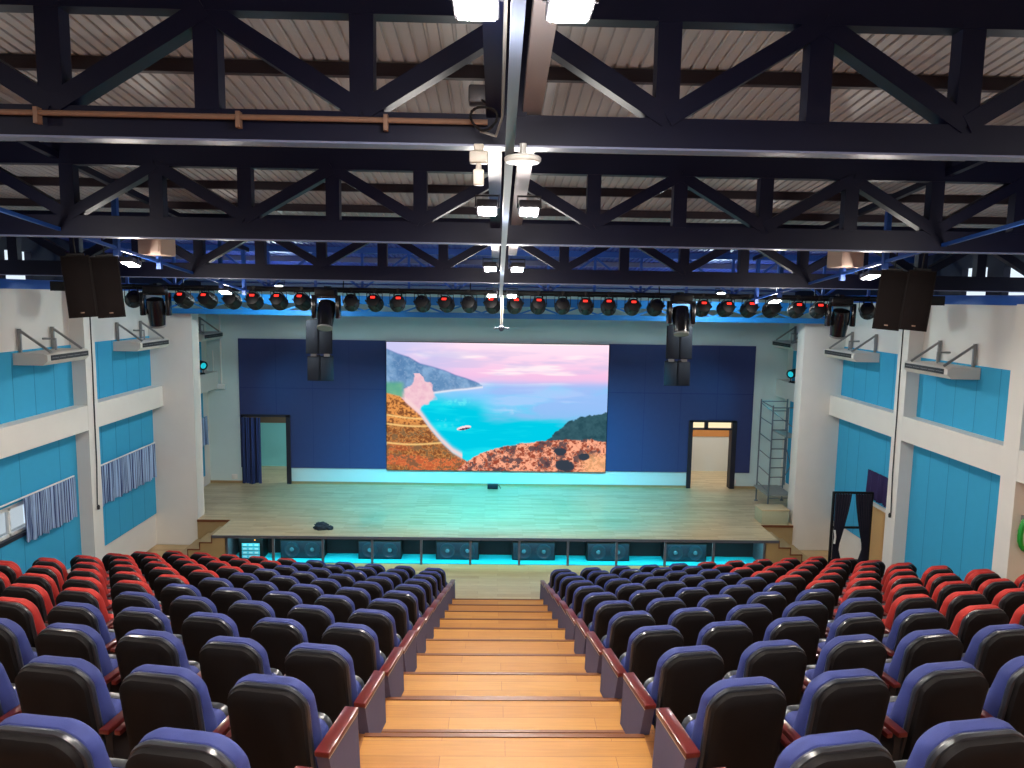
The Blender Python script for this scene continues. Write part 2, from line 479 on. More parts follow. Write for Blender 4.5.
# corridor behind
c = MB()
c.box(-.9, WX, 23.0, 23.2, 0, 4, 0); c.box(-WX, -.9, 23.0, 23.2, 0, 4, 2); c.box(-.9, WX, 22.98, 23.0, 1.76, 3.4, 1); c.box(-WX, -.9, 22.98, 23.0, 2.02, 3.4, 3)
c.box(-WX, WX, BY+.15, 23.2, 3.3, 3.4, 0)
c.box(-1, -.8, BY+.15, 23, STG, 3.3, 0)
struct(c.build('wall_corridor', [M['corridor'], M['orange_wall'], mat('aqua_lit_wall', srgb(130,205,210), .8), mat('brown_header_paint', srgb(110,90,74), .8)]))  # aqua wall: cyan light in the left doorway put into its colour
# door frames
d = MB()
for x0, x1 in ((XL0, XL1),):
    d.box(x1-.1, x1+.02, BY-.06, BY+.2, STG, DT); d.box(x0-.02, x0+.05, BY-.06, BY+.2, STG, DT); d.box(x0-.02, x1+.02, BY-.06, BY+.2, DT-.05, DT+.02)
d1 = struct(d.build('door_1', M['door_frame']))
d = MB()
x0, x1 = XR0, XR1
d.box(x0-.02, x0+.1, BY-.06, BY+.2, STG, DT); d.box(x1-.12, x1+.02, BY-.06, BY+.2, STG, DT)
d.box(x0, x1, BY-.06, BY+.2, DT-.04, DT+.02); d.box(x0, x1, BY-.02, BY+.1, DT-.27, DT-.22); d.box(x0+.45, x0+.55, BY-.02, BY+.1, DT-.25, DT)
d2 = struct(d.build('door_2', M['door_frame']))
g = MB(); g.box(x0+.12, x0+.44, BY+.03, BY+.04, DT-.21, DT-.05); g.build('transom_pane', M['pane_lit'], d2)
g = MB(); g.box(x0+.56, x1-.13, BY+.03, BY+.04, DT-.21, DT-.05); g.build('transom_pane', M['pane_lit'], d2)
# leaf of the right door folded against the jamb, lit slots
g = MB()
g.box(x1-.02, x1+.02, BY-.75, BY-.06, STG+.02, DT-.04)
dl = None

# rear wall and ceiling
w = MB(); w.box(-WX-.25, WX+.25, -6.25, -6, 0, 9.3); struct(w.build('wall_rear', M['wall']))
def deck(name, y0, y1, m):
    d = MB(); n = int(2*(WX+.3)/.1); prof = []
    for i in range(n):
        x = -WX-.3 + i*.1
        prof += [(x, 0), (x+.07, 0), (x+.076, .018), (x+.094, .018)]
    prof.append((WX+.3, 0))
    vs = []; fs = []
    for y in (y0, y1):
        for (x, h) in prof: vs.append((x, y, deckz(y)+h))
    L = len(prof)
    for i in range(L-1): fs.append((i, i+1, L+i+1, L+i))
    d.add(vs, fs)
    # outer skin
    vs2 = [(-WX-.3, y0, deckz(y0)+.1), (WX+.3, y0, deckz(y0)+.1), (WX+.3, y1, deckz(y1)+.1), (-WX-.3, y1, deckz(y1)+.1)]
    d.add(vs2, [(0, 1, 2, 3)])
    return struct(d.build(name, m))
cl = deck('ceiling', -6.2, 12.1, M['deck'])
deck('ceiling_over_stage', 12.1, 23.2, M['deck_blue'])
for i, y in enumerate([5.99+1.22*n for n in range(-9, 14)]):
    p = MB(); z = deckz(y)
    pale = y > 12
    p.box(-WX-.1, WX+.1, y-.035, y+.035, z-.10, z-.002)
    p.build('purlin', M['purlin_pale'] if pale else M['purlin'], cl)

# ------------------------------------------------------------------ roof trusses
TY = [-2.05, 1.26, 4.57, 7.88, 11.19, 14.5, 17.25]
TL = {4.57: 'nearest navy roof truss, carrying the white disc and the tan conduit',
      7.88: 'second navy roof truss, behind the one with the white disc',
      11.19: 'third navy roof truss, the one level with the big hung loudspeakers',
      14.5: 'thin blue roof truss just behind the row of stage spotlights',
      17.25: 'low blue lattice girder across the top of the stage opening',
      1.26: 'navy roof truss over the rearmost rows', -2.05: 'navy roof truss at the rear of hall'}
PW = .9
for Y in TY:
    if Y in (1.26, -2.05): pass
    zb = chordz(Y)
    root = thing('roof_truss', TL[Y], 'truss', (0, Y, zb), group='roof trusses')
    last = Y == 17.25; thin = Y == 14.5
    mm = M['truss_sky'] if last else (M['truss_blue'] if thin else M['truss'])
    if last:
        zb0, ch, tt = CZ-.5-zb, .12, .47
    elif thin:
        zb0, ch, tt = .16, .06, .92
    else:
        zb0, ch, tt = 0, (.175 if Y < 5 else .21), .93
    ww = .10 if not thin else .08
    hw = 7.75 if last else WX-.02
    b = MB(); b.box(-hw, hw, -ww/2, ww/2, zb0, zb0+ch)
    if not thin and not last:
        b.box(-hw, hw, -ww/2-.012, ww/2+.012, zb0-.012, zb0, 1)
    b.build('bottom_chord', [M['black'] if thin else mm, M['flange']], root)
    b = MB(); th = .19 if last else (.16 if thin else .20)
    b.box(-hw, hw, -ww/2, ww/2, zb0+tt-th, zb0+tt); 
    if not last and not thin: b.box(-hw, hw, -ww/2-.012, ww/2+.012, zb0+tt-th-.012, zb0+tt-th, 0)
    b.build('top_chord', [mm], root)
    m0 = zb0+ch; m1 = zb0+tt-th
    pw = PW if not last else .45
    nn = int(hw/pw)
    mw = .14 if not (thin or last) else .05
    for i in range(-nn, nn+1):
        x = i*pw
        if not last:
            b = MB(); b.box(x-mw/2, x+mw/2, -mw*.4, mw*.4, m0-.01, m1+.01); b.build('vertical_post', mm, root)
        if i < nn:
            xa, xb = x, x+pw
            up = (i % 2 == 0)     # even node is joined at the top
            sgn = 1
            za, zc = (m1, m0) if up else (m0, m1)
            b = MB(); b.beam((xa, 0, za), (xb, 0, zc), mw*(.8 if up else .78), mw*(.85 if up else .89), up=(0, 1, 0)); b.build('diagonal_brace', mm, root)
# lengthwise trusses at X = +-4.6
for sx, lab in ((-1, 'lengthwise navy truss carrying lamps on the curtained window side'), (1, 'lengthwise navy truss carrying lamps on the scaffold side')):
    root = thing('lengthwise_truss', lab, 'truss', (sx*4.6, 0, 0), group='lengthwise trusses')
    def zz(y, h): return chordz(y) + h
    b = MB(); b.beam((0, -5.9, zz(-5.9, .06)), (0, 13.6, zz(13.6, .06)), .035, .035); b.build('bottom_chord', M['truss_blue'], root)
    b = MB(); b.beam((0, -5.9, zz(-5.9, .8)), (0, 13.6, zz(13.6, .8)), .07, .07); b.build('top_chord', M['truss'], root)
    y = 8.98
    while y < 13.5:
        if min(abs(y-T) for T in TY) > .2:
            b = MB(); b.beam((0, y, zz(y, -.03)), (0, y, zz(y, .78)), .06, .06, up=(0, 1, 0)); b.build('vertical_post', M['truss_blue'], root)
        y += 1.103
# centre tray and trunking
b = MB()
zt = lambda y, h: chordz(y) + h
b.beam((-.03, .4, zt(.4, -.055)), (-.03, 12.6, zt(12.6, -.055)), .05, .05)
tag(b.build('cable_tray', M['tray']), 'galvanised cable tray running down the middle of the roof', 'cable tray')
for x, w_, h_, l, cat, m in ((.10, .11, .07, 'wide pale grey cable trunking lying on the trusses beside the centre tray', 'trunking', M['white_metal']),):
    b = MB(); b.beam((x, .4, zt(.4, .22)), (x, 9.8, zt(9.8, .22)), w_, h_); tag(b.build('cable_trunking', mat('grey_trunking', srgb(128,122,126), .5)), l, cat)
b = MB(); b.beam((-.12, .4, zt(.4, .2)), (-.12, 17, zt(17, .2)), .10, .1); tag(b.build('ridge_beam', M['truss']), 'dark square beam along the roof beside the centre tray', 'beam')
b = MB(); b.tube([(-.07, 1.0, zt(1, .0)), (-.075, 4.2, zt(4.2, .05)), (-.11, 4.36, zt(4.4, .0)), (-.2, 4.38, zt(4.4, .03))], .008); tag(b.build('conduit', M['grey_metal']), 'thin grey conduit running beside the centre tray', 'pipe')
# tan conduit along the nearest truss
Y = 4.57; zc = chordz(Y)+.115
root = thing('sprinkler_pipe', 'thin tan pipe clipped along the bottom chord of the nearest truss', 'pipe', (0, Y-.11, zc))
b = MB(); b.tube([(-8.1, 0, 0), (-4, 0, 0), (-.16, 0, 0)], .016); b.build('pipe', M['pipe_tan'], root)
for x in (-7.2, -5.4, -3.85, -2.75, -1.6, -.75):
    b = MB(); b.box(x-.012, x+.012, -.02, .03, -.06, .03); b.build('clamp', M['pipe_tan'], root)
# junction box with coiled cable
root = thing('junction_box', 'small grey junction box with coiled cable above the white pendant sensor', 'junction box', (-.2, 4.44, chordz(4.5)+.2))
b = MB(); b.cbox(-.07, .06, -.06, .06, 0, .1, .012); b.build('casing', M['housing'], root)
b = MB()
pts = [(.02+.075*math.cos(t*.5)+.01*math.sin(t), -.09-.008*(t % 3), -.1+.065*math.sin(t*.5)) for t in range(0, 40)]
b.tube(pts, .007, 6); b.tube([(.0, -.05, .02), (.05, -.08, -.02), (.09, -.08, .04), (.1, -.07, .16)], .008, 6); b.build('cable_coil', M['black'], root)
# access point disc and pendant sensor
root = thing('access_point', 'flat white oval disc under the nearest truss beside the centre tray', 'disc', (.05, 4.5, chordz(4.5)-.1))
b = MB(); b.lathe([(.06, -.012), (.098, -.01), (.108, .0), (.11, .016), (.1, .026), (.03, .03)], 28); b.build('shell', M['white_metal'], root)
b = MB(); b.lathe([(.02, .03), (.02, .1)], 10); b.build('stem', M['white_metal'], root)
root = thing('pendant_sensor', 'white pendant device with a hanging nozzle left of the oval disc', 'sensor', (-.21, 4.5, chordz(4.5)-.02))
b = MB(); b.cbox(-.03, .03, -.03, .03, -.03, .01, .008); b.cbox(-.055, .055, -.04, .04, -.1, -.03, .012); b.build('housing', M['ac_white'], root)
b = MB(); b.lathe([(.02, -.16), (.015, -.1)], 12); b.cbox(-.032, .032, -.032, .032, -.225, -.135, .01); b.build('nozzle', M['ac_white'], root)

# ------------------------------------------------------------------ ceiling floodlights
LS = .26
def floodlight(x, y, label, far=False, tilt=0):
    z = chordz(y) + (.45 if y > 15 else .0 if abs(x) < 1 else -.02)
    root = thing('ceiling_floodlight', label, 'floodlight', (x, y, z), (R(tilt), 0, 0), 'ceiling floodlights')
    b = MB(); b.cbox(-.085, .085, -.12, .12, -.03, .035, .01); b.build('housing', M['housing'], root)
    b = MB(); b.box(-.068, .068, -.10, .10, -.036, -.031); b.build('lamp_panel', M['lamp_far'] if far else M['lamp'], root)
    b = MB(); b.tube([(-.095, 0, 0), (-.095, 0, .1), (.095, 0, .1), (.095, 0, 0)], .009, 6); b.build('bracket', M['housing'], root)
    l = bpy.data.lights.new('lamp_glow', 'POINT'); l.energy = GLOW*(3.2 if y > 15 else 1); l.color = (1, .93, .86) if y < 15 else (.72, .95, 1); l.shadow_soft_size = .09
    lo_ = bpy.data.objects.new('lamp_glow', l); C.objects.link(lo_); lo_.location = (x, y, z-.16)
    return root
GLOW = 34
ords = {-3.7: 'over the rear of the hall', -.4: 'over the rearmost rows', 2.84: 'in front of the nearest truss', 6.2: 'behind the white disc', 9.55: 'just ahead of the third truss', 12.8: 'near the stage spotlight row', 16.0: 'added unseen over the stage edge'}  # last pair is added out of view to brighten the stage
for y, w_ in ords.items():
    for sx in (-1, 1) if y < 15 else ():
        sd = 'left of the centre tray' if sx < 0 else 'right of the centre tray'
        floodlight(sx*.172-.01, y, 'bright floodlight %s, %s' % (sd, w_), tilt=0 if y < 5 else -11)
    for sx in (-1, 1):
        sd = 'curtained window side' if sx < 0 else 'scaffold side'
        floodlight(sx*4.72, y, 'floodlight hung under the lengthwise truss, %s, %s' % (sd, w_), far=True, tilt=-12)

# ------------------------------------------------------------------ hall air conditioners
def air_con(sx, y0, y1, label, zt_=CZ-1.07):
    root = thing('air_conditioner', label, 'air conditioner', (sx*WX, y0, zt_), group='wall air conditioners')
    L = y1-y0
    b = MB()
    prof = [(0, 0), (-.52, 0), (-.60, -.03), (-.60, -.13), (-.52, -.2), (0, -.2)]
    b.prism([(-sx*p[0]*-1, p[1]) for p in prof] if False else [(sx*p[0], p[1]) for p in prof], 'y', 0, L); b.build('casing', M['ac_white'], root)
    b = MB()
    b.box(sx*-.608, sx*-.59, .1, L-.06, -.125, -.035, 0)
    for k in range(5):
        b.box(sx*-.612, sx*-.6, .12 + k*(L-.2)/5, .12+(k+.86)*(L-.2)/5, -.085, -.078, 1)
    b.build('louvre', [M['ac_dark'], M['grey_metal']], root)
    for yy in (.18, L-.18):
        b = MB()
        b.box(sx*-.07, sx*-.02, yy-.02, yy+.02, -.05, .4)
        b.beam((sx*-.04, yy, .38), (sx*-.56, yy, .01), .035, .035)
        b.build('bracket', M['grey_metal'], root)
    b = MB(); b.tube([(sx*-.05, L*.62, .2), (sx*-.28, L*.62, .2), (sx*-.28, L*.62, 0)], .02); b.build('drain_pipe', M['grey_metal'], root)
    return root
air_con(-1, 12.5, 13.8, 'cream air conditioner on the wall above the daylit window')
air_con(-1, 15.75, 17.15, 'cream air conditioner on the wall above the long striped curtain')
air_con(1, 12.4, 13.78, 'cream air conditioner nearest the green coil on the tan wall')
air_con(1, 15.75, 17.2, 'cream air conditioner above the folding screen with dark drapes')
air_con(-1, 19.1, 20.5, 'white air conditioner beside the stage on the white pipe side')
air_con(1, 19.1, 20.5, 'white air conditioner beside the stage above the scaffold')

# thin cable down the columns
for sx, l in ((-1, 'thin dark cable down the column between the two striped curtains'), (1, 'thin dark cable down the column beside the folding screen')):
    b = MB(); x = sx*(WX-.30)
    pts = [(x, 14.42, CZ-.2), (x, 14.42, CZ-1.5), (x-.005*sx, 14.40, CZ-2.2)]
    pts += [(sx*(WX-.31), 14.38, CZ-3.4), (sx*(WX-.31), 14.33, CZ-4.2)]
    b.tube(pts, .011, 6); b.lathe([(.025, -.06), (.03, 0), (.015, .03)], 8, M=Matrix.Translation((sx*(WX-.33), 14.33, CZ-4.22)))
    tag(b.build('hanging_cable', M['ac_dark']), l, 'cable')

# ------------------------------------------------------------------ curtains
def curtain(name, label, x, y0, y1, z0, z1, m, amp=.035, sway=0, n=None, axis='y', gr=None):
    root = thing(name, label, 'curtain', (x if axis == 'y' else (y0+y1)/2, (y0+y1)/2 if axis == 'y' else x, z0), group=gr)
    b = MB(); L = y1-y0
    ns = n or int(L*60); vs = []; fs = []
    folds = L*14
    zs = 7
    for j in range(zs+1):
        v = j/zs
        for i in range(ns+1):
            u = i/ns
            ph = 2*PI*folds*(u + .012*math.sin(17*u))
            a_ = amp*(.45+.55*v)
            off = a_*math.sin(ph) + .4*a_*math.sin(ph*.37+1.3)
            yy = -L/2 + u*L + sway*v*(u-.5)
            zz_ = (z1-z0)*(1-v) + (.02*math.sin(ph*.21) if j == zs else 0)
            vs.append((off, yy, zz_) if axis == 'y' else (yy, off, zz_))
    # thickness: second sheet slightly behind
    N = len(vs)
    for p in list(vs):
        vs.append((p[0]+.006, p[1], p[2]) if axis == 'y' else (p[0], p[1]+.006, p[2]))
    W = ns+1
    for j in range(zs):
        for i in range(ns):
            q = (j*W+i, j*W+i+1, (j+1)*W+i+1, (j+1)*W+i)
            fs.append(q); fs.append(tuple(N+k for k in q[::-1]))
    for i in range(ns):
        fs.append((i, N+i, N+i+1, i+1)); k = zs*W+i; fs.append((k, k+1, N+k+1, N+k))
    b.add(vs, fs, 0, True); b.build('drape', m, root)
    return root
def rail(parent, y0, y1, x, z, m=None):
    pass
c = curtain('window_curtain', 'short blue striped curtain half drawn across the daylit window', -WX+.10, 12.42, 13.98, CZ-4.32, CZ-3.54, M['curtain_stripe'], sway=-.06)
b = MB(); b.tube([(0, -1.9, .8), (0, .75, .8)], .016); b.build('curtain_rod', M['white_metal'], c)
c = curtain('window_curtain', 'long pleated blue striped curtain between the column and the stage pillar', -WX+.10, 14.66, 17.3, CZ-4.36, CZ-3.56, M['curtain_stripe'])
b = MB(); b.tube([(0, -1.32, .82), (0, 1.32, .82)], .016); b.build('curtain_rod', M['white_metal'], c)
curtain('window_curtain', 'dark purple curtain above the ledge behind the folding screen', WX-.09, 14.66, 15.75, CZ-4.22, CZ-3.62, M['curtain_purple'])
curtain('window_curtain', 'narrow blue curtain on the stage side wall behind the white pillar', -WX+.09, 19.85, 20.5, CZ-4.2, CZ-3.42, M['curtain_stripe'])
curtain('door_curtain', 'tall dark blue curtain hanging in the left stage doorway', BY-.12, -7.25, -6.72, STG+.02, DT-.06, M['curtain_navy'], axis='x')

# ------------------------------------------------------------------ LED screen with its picture
def make_screen():
    x0, x1, z0, z1 = -3.17, 3.08, NZ0-.01, CZ-1.30
    root = thing('led_screen', 'large bright screen showing a turquoise bay between hills', 'screen', ((x0+x1)/2, BY-.05, z0))
    W, H = x1-x0, z1-z0
    b = MB(); b.box(-W/2-.015, W/2+.015, -.04, .045, -.015, H+.015); b.build('cabinet', M['black'], root)
    nx, nz = 320, 184
    rng = np.random.default_rng(3)
    U, V = np.meshgrid((np.arange(nx)+.5)/nx, (np.arange(nz)+.5)/nz)    # V from the top
    def noise(sx_, sy_, seed, octs=4):
        out = np.zeros_like(U); amp = 1; tot = 0
        for o_ in range(octs):
            g = np.random.default_rng(seed+o_).random((int(sy_*2**o_)+3, int(sx_*2**o_)+3))
            fx_ = U*sx_*2**o_; fy_ = V*sy_*2**o_
            i, j = fx_.astype(int), fy_.astype(int); a_, b_ = fx_-i, fy_-j
            a_ = a_*a_*(3-2*a_); b_ = b_*b_*(3-2*b_)
            out += amp*((g[j, i]*(1-a_)+g[j, i+1]*a_)*(1-b_) + (g[j+1, i]*(1-a_)+g[j+1, i+1]*a_)*b_)
            tot += amp; amp *= .55
        return out/tot
    def col(r, g, b_): return np.array(srgb(r, g, b_)[:3])
    def lerp(a_, b_, t_): return a_[None, None]*(1-t_[..., None]) + b_[None, None]*t_[..., None]
    def over(base, c_, mask): return base*(1-mask[..., None]) + c_*mask[..., None]
    def sm(x, a_, b_): t_ = np.clip((x-a_)/(b_-a_), 0, 1); return t_*t_*(3-2*t_)
    def line(pts, x): return np.interp(x, [p[0] for p in pts], [p[1] for p in pts])
    n1 = noise(4, 14, 11); n2 = noise(30, 22, 21); n3 = noise(60, 40, 31, 3); n4 = noise(5, 6, 41)
    sky = lerp(col(250, 218, 234), col(236, 186, 222), sm(V, .0, .3))
    sky = over(sky, col(255, 236, 238), sm(noise(3, 22, 81), .5, .68)*.8)
    sky = over(sky, col(205, 190, 225), sm(n1, .45, .7)*.7*sm(V, 0, .1))
    sky = over(sky, col(150, 180, 235), (1-sm(U, .0, .45))*sm(n4, .3, .6)*.6)
    sky = over(sky, col(120, 195, 245), sm(V + .06*(n4-.5), .24, .42)*.95)
    img = sky
    # sea
    water = lerp(col(0, 196, 222), col(24, 214, 230), sm(n1, .4, .65))
    img = over(img, water, sm(V + .10*(n4-.5) - .06*sm(U, .3, 1) + .12*(1-sm(U, .1, .45)), .38, .56))
    n5 = noise(110, 70, 51, 3)
    haze = sm(U, .40, .50)*sm(V, .27, .34)*(1-sm(V + .16*(n1-.5) - .06*(U-.5), .50, .60))
    hz = lerp(col(150, 182, 236), col(96, 205, 242), sm(n4*.5+n1*.5, .38, .62))
    img = img*(1-.8*haze[..., None]) + hz*(.8*haze[..., None])
    mist = sm(n1, .42, .62)*sm(V, .28, .38)*(1-sm(V, .5, .62))*sm(U, .38, .55)
    img = over(img, col(170, 195, 240), mist*.75)
    cloud = sm(n2*.4+n1*.6, .48, .6)*np.exp(-((V-.53)/.035)**2 - ((U-.68)/.12)**2)
    img = over(img, col(190, 215, 240), cloud)
    foam = sm(n3*.5+n1*.5, .52, .62)*np.exp(-((V-.62)/.03)**2-((U-.27)/.05)**2) + sm(n3, .55, .7)*np.exp(-((V-.46)/.03)**2-((U-.33)/.06)**2)
    img = over(img, col(110, 235, 240), np.clip(foam, 0, 1)*.6)
    # far headland
    topm = line([(0, .055), (.05, .09), (.1, .115), (.15, .165), (.2, .185), (.26, .215), (.31, .25), (.36, .275), (.4, .3), (.43, .325)], U)
    botm = line([(0, .46), (.14, .45), (.2, .39), (.3, .365), (.36, .355), (.43, .338)], U)
    mk = sm(V, topm-.006, topm+.006)*(1-sm(V, botm-.004, botm+.004))*(U < .43)
    head = lerp(col(96, 136, 178), col(132, 168, 206), sm(n4*.6+n2*.4, .35, .65)); ridge = noise(26, 7, 71, 3); head = over(head, col(70, 112, 160), sm(ridge + .8*(U-V) % .2, .5, .7)*.5); head = over(head, col(150, 176, 206), sm(n5, .5, .68)*.3)
    img = over(img, head, mk)
    sh = np.exp(-((V-botm-.002)/.008)**2)*(U < .435)*(U > .15); img = over(img, col(225, 225, 235), sh*.9)
    ed = np.exp(-((V-topm)/.006)**2)*(U < .42); img = over(img, col(60, 105, 170), ed*.5)
    # scree
    d1 = .05*(n2-.5) + np.abs(U + .06*(n4-.5) - line([(.2, .145), (.3, .145), (.45, .125), (.52, .12), (.6, .15)], V))
    wd = line([(.2, .0), (.28, .02), (.36, .05), (.44, .075), (.5, .045), (.6, .016)], V)
    scree = (1-sm(d1, wd*.8, wd*1.15))*(V > .24)*(V < .62)
    img = over(img, lerp(col(222, 170, 190), col(240, 205, 210), n3), scree)
    gr = (1-sm(U, .06, .09))*sm(V, .29, .33)*(1-sm(V, .41+.5*U*.3, .43+.5*U*.3))
    img = over(img, lerp(col(70, 150, 140), col(120, 180, 140), n2), gr)
    # near left fields
    topf = line([(0, .395), (.06, .42), (.09, .47), (.15, .56), (.2, .68), (.25, .78), (.3, .86), (.36, .92), (.5, 1.2)], U)
    mk = sm(V, topf-.008, topf+.008)
    tn = sm(n2*.35 + n5*.65, .4, .6)
    field = lerp(col(128, 78, 46), col(222, 146, 78), tn)
    field = over(field, col(235, 110, 70), sm(n1, .5, .65)*.5*sm(V, .75, .85))
    field = over(field, col(60, 70, 60), sm(n5*.55+n2*.45, .5, .6)*sm(V, .6, .7)*.75)
    for yy, a_ in ((.635, .05), (.785, .0), (.565, .12)):
        field = over(field, col(250, 205, 130), np.exp(-((V-yy-a_*U-.012*np.sin(14*U))/.007)**2)*.85)
    img = over(img, field, mk)
    beach = np.exp(-((V-topf+.02)/.022)**2)*(U > .08)*(U < .345)
    img = over(img, col(238, 205, 205), np.clip(beach, 0, 1)*.95)
    # near right hill
    toph = line([(.3, 1.02), (.36, .93), (.42, .865), (.5, .815), (.56, .795), (.62, .775), (.7, .76), (.74, .75), (1, .74)], U) + .02*(n3-.5)
    mk = sm(V, toph-.006, toph+.006)*(U > .29)
    scrub = lerp(col(150, 72, 54), col(248, 168, 135), sm(n3*.4+n5*.6, .36, .58))
    scrub = over(scrub, col(66, 58, 68), sm(n2*.5 + n5*.3 + n4*.2, .53, .6)*.9)
    scrub = over(scrub, col(250, 185, 130), (sm(U, .86, .93)*sm(V, .83, .9))*.6)
    # forest ridge
    topr = line([(.70, .78), (.74, .735), (.78, .665), (.83, .60), (.88, .565), (.94, .545), (1, .525)], U) + .03*(n3-.5)
    mkr = sm(V, topr-.006, topr+.006)*(U > .71)
    forest = lerp(col(28, 62, 74), col(60, 98, 108), n3)
    img = over(img, forest, mkr)
    toph2 = toph + .02*sm(U, .8, .85)*np.sin(20*U)
    img = over(img, scrub, mk*sm(V, toph2-.006, toph2+.006))
    for (cx, cy, rx, ry) in ((.81, .95, .05, .05), (.79, .84, .03, .03), (.9, .88, .025, .03)):
        img = over(img, col(52, 60, 72), 1-sm(((U-cx)/rx)**2+((V-cy)/ry)**2 + (n3-.5), .7, 1.1))
    # boat
    du, dv = U-.35, V-.662+.35*(U-.35)
    hull = 1-sm((du/.033)**2+(dv/.017)**2, .8, 1.1); img = over(img, col(245, 215, 220), hull)
    hull = 1-sm(((du-.002)/.028)**2+((dv-.008)/.008)**2, .8, 1.1); img = over(img, col(90, 60, 80), hull)
    # mesh of one flat panel
    me = bpy.data.meshes.new('picture')
    gx = np.linspace(-W/2, W/2, nx+1); gz = np.linspace(H, 0, nz+1)
    vx, vz = np.meshgrid(gx, gz)
    co = np.stack([vx.ravel(), np.full(vx.size, -.045), vz.ravel()], 1)
    idx = np.arange((nx+1)*(nz+1)).reshape(nz+1, nx+1)
    q = np.stack([idx[:-1, :-1], idx[1:, :-1], idx[1:, 1:], idx[:-1, 1:]], -1).reshape(-1, 4)
    me.from_pydata(co.tolist(), [], q.tolist())
    ca = me.color_attributes.new('picture_colour', 'FLOAT_COLOR', 'CORNER')
    rgb = np.ones((nx*nz, 4), np.float32); rgb[:, :3] = np.clip(img, 0, 1).reshape(-1, 3)
    ca.data.foreach_set('color', np.repeat(rgb, 4, axis=0).ravel())
    m = bpy.data.materials.new('screen_picture'); m.use_nodes = True
    nt = m.node_tree; nt.nodes.clear()
    o_ = nt.nodes.new('ShaderNodeOutputMaterial'); e = nt.nodes.new('ShaderNodeEmission'); at = nt.nodes.new('ShaderNodeAttribute')
    at.attribute_name = 'picture_colour'; nt.links.new(at.outputs['Color'], e.inputs[0]); e.inputs[1].default_value = SCREEN
    nt.links.new(e.outputs[0], o_.inputs[0])
    me.materials.append(m); me.update()
    ob = bpy.data.objects.new('picture', me); C.objects.link(ob); ob.parent = root
SCREEN = 1.12
make_screen()

# ------------------------------------------------------------------ stage lights
PY, PZ = 14.15, CZ+.1
root = thing('lighting_bar', 'long black pipe carrying the row of stage spotlights', 'lighting bar', (0, PY, PZ))
b = MB(); b.tube([(-7.3, 0, 0), (7.45, 0, 0)], .028); b.build('pipe', M['black'], root)
for x in (-6, -3, -.6, 3, 6):
    b = MB(); b.tube([(x, 0, 0), (x, .08, .3)], .012, 6); b.build('hanger', M['black'], root)
pars = [188,211,235,257,281,304,352,375,398,422,445,468,491,514,537,561,584,607,631,654,701,725,748,771,796,818]
dark = {235, 352, 422, 468, 561, 654, 771}
def par(lit):
    root = thing('stage_spotlight', '', 'spotlight', (0,0,0), group='row of stage spotlights')
    b = MB()
    b.tube([(0, 0, .0), (0, 0, -.06)], .018, 6); b.box(-.03, .03, -.03, .03, -.03, .03); b.build('clamp', M['black'], root)
    b = MB(); b.tube([(-.15, .02, -.25), (-.15, 0, -.07), (.15, 0, -.07), (.15, .02, -.25)], .010, 6); b.build('yoke', M['black'], root)
    Mx = Matrix.Translation((0, 0, -.24)) @ Matrix.Rotation(R(-108), 4, 'X')
    b = MB(); b.lathe([(.055, -.14), (.12, -.12), (.135, -.05), (.14, .08), (.15, .1), (.15, .14), (.13, .145)], 20, M=Mx)
    for k in range(6):
        an = k*PI/3
        b.box(-.155, -.14, -.012, .012, -.1, .09, M=Mx @ Matrix.Rotation(an, 4, 'Z'))
    can = b.build('can', M['black'], root)
    b = MB(); b.box(-.05, .05, -.065, -.02, -.148, -.142, M=Mx @ Matrix.Rotation(PI, 4, 'Z')) if False else b.box(-.042, .042, -.068, -.028, -.146, -.132, M=Mx)
    b.build('display', M['red_led'] if lit else M['black_gloss'], can)
    b = MB(); b.lathe([(.115, .146), (.115, .150)], 20, M=Mx); b.build('lens', M['lens'], can)
    b = MB(); b.tube([(.03, -.1, -.2), (.06, -.1, -.12), (.04, -.03, .02)], .007, 6); b.build('cable', M['black'], root)
    return root
p_lit, p_dark = par(True), par(False)
first = {True: True, False: True}
XPx = lambda px, z: (px-495.5)/740*z - .1
nlit = ndark = 0
ORD = ['first','second','third','fourth','fifth','sixth','seventh','eighth','ninth','tenth','eleventh','twelfth','thirteenth','fourteenth','fifteenth','sixteenth','seventeenth','eighteenth','nineteenth','twentieth','twenty-first','twenty-second','twenty-third','twenty-fourth','twenty-fifth','twenty-sixth','twenty-seventh','twenty-eighth']
for i, px in enumerate(pars):
    lit = px not in dark
    x = XPx(px, 14.2)
    lab = 'black stage spotlight %s, %s along the bar from the window side' % ('with red lit display' if lit else 'with unlit display', ORD[i])
    src = p_lit if lit else p_dark
    rot = (R(random.uniform(-3, 3)), 0, R(random.uniform(-12, 12)))
    if first[lit]:
        src.location = (x, PY, PZ); src.rotation_euler = rot; src['label'] = lab; first[lit] = False
    else:
        copy_tree(src, (x, PY, PZ), rot, lab)
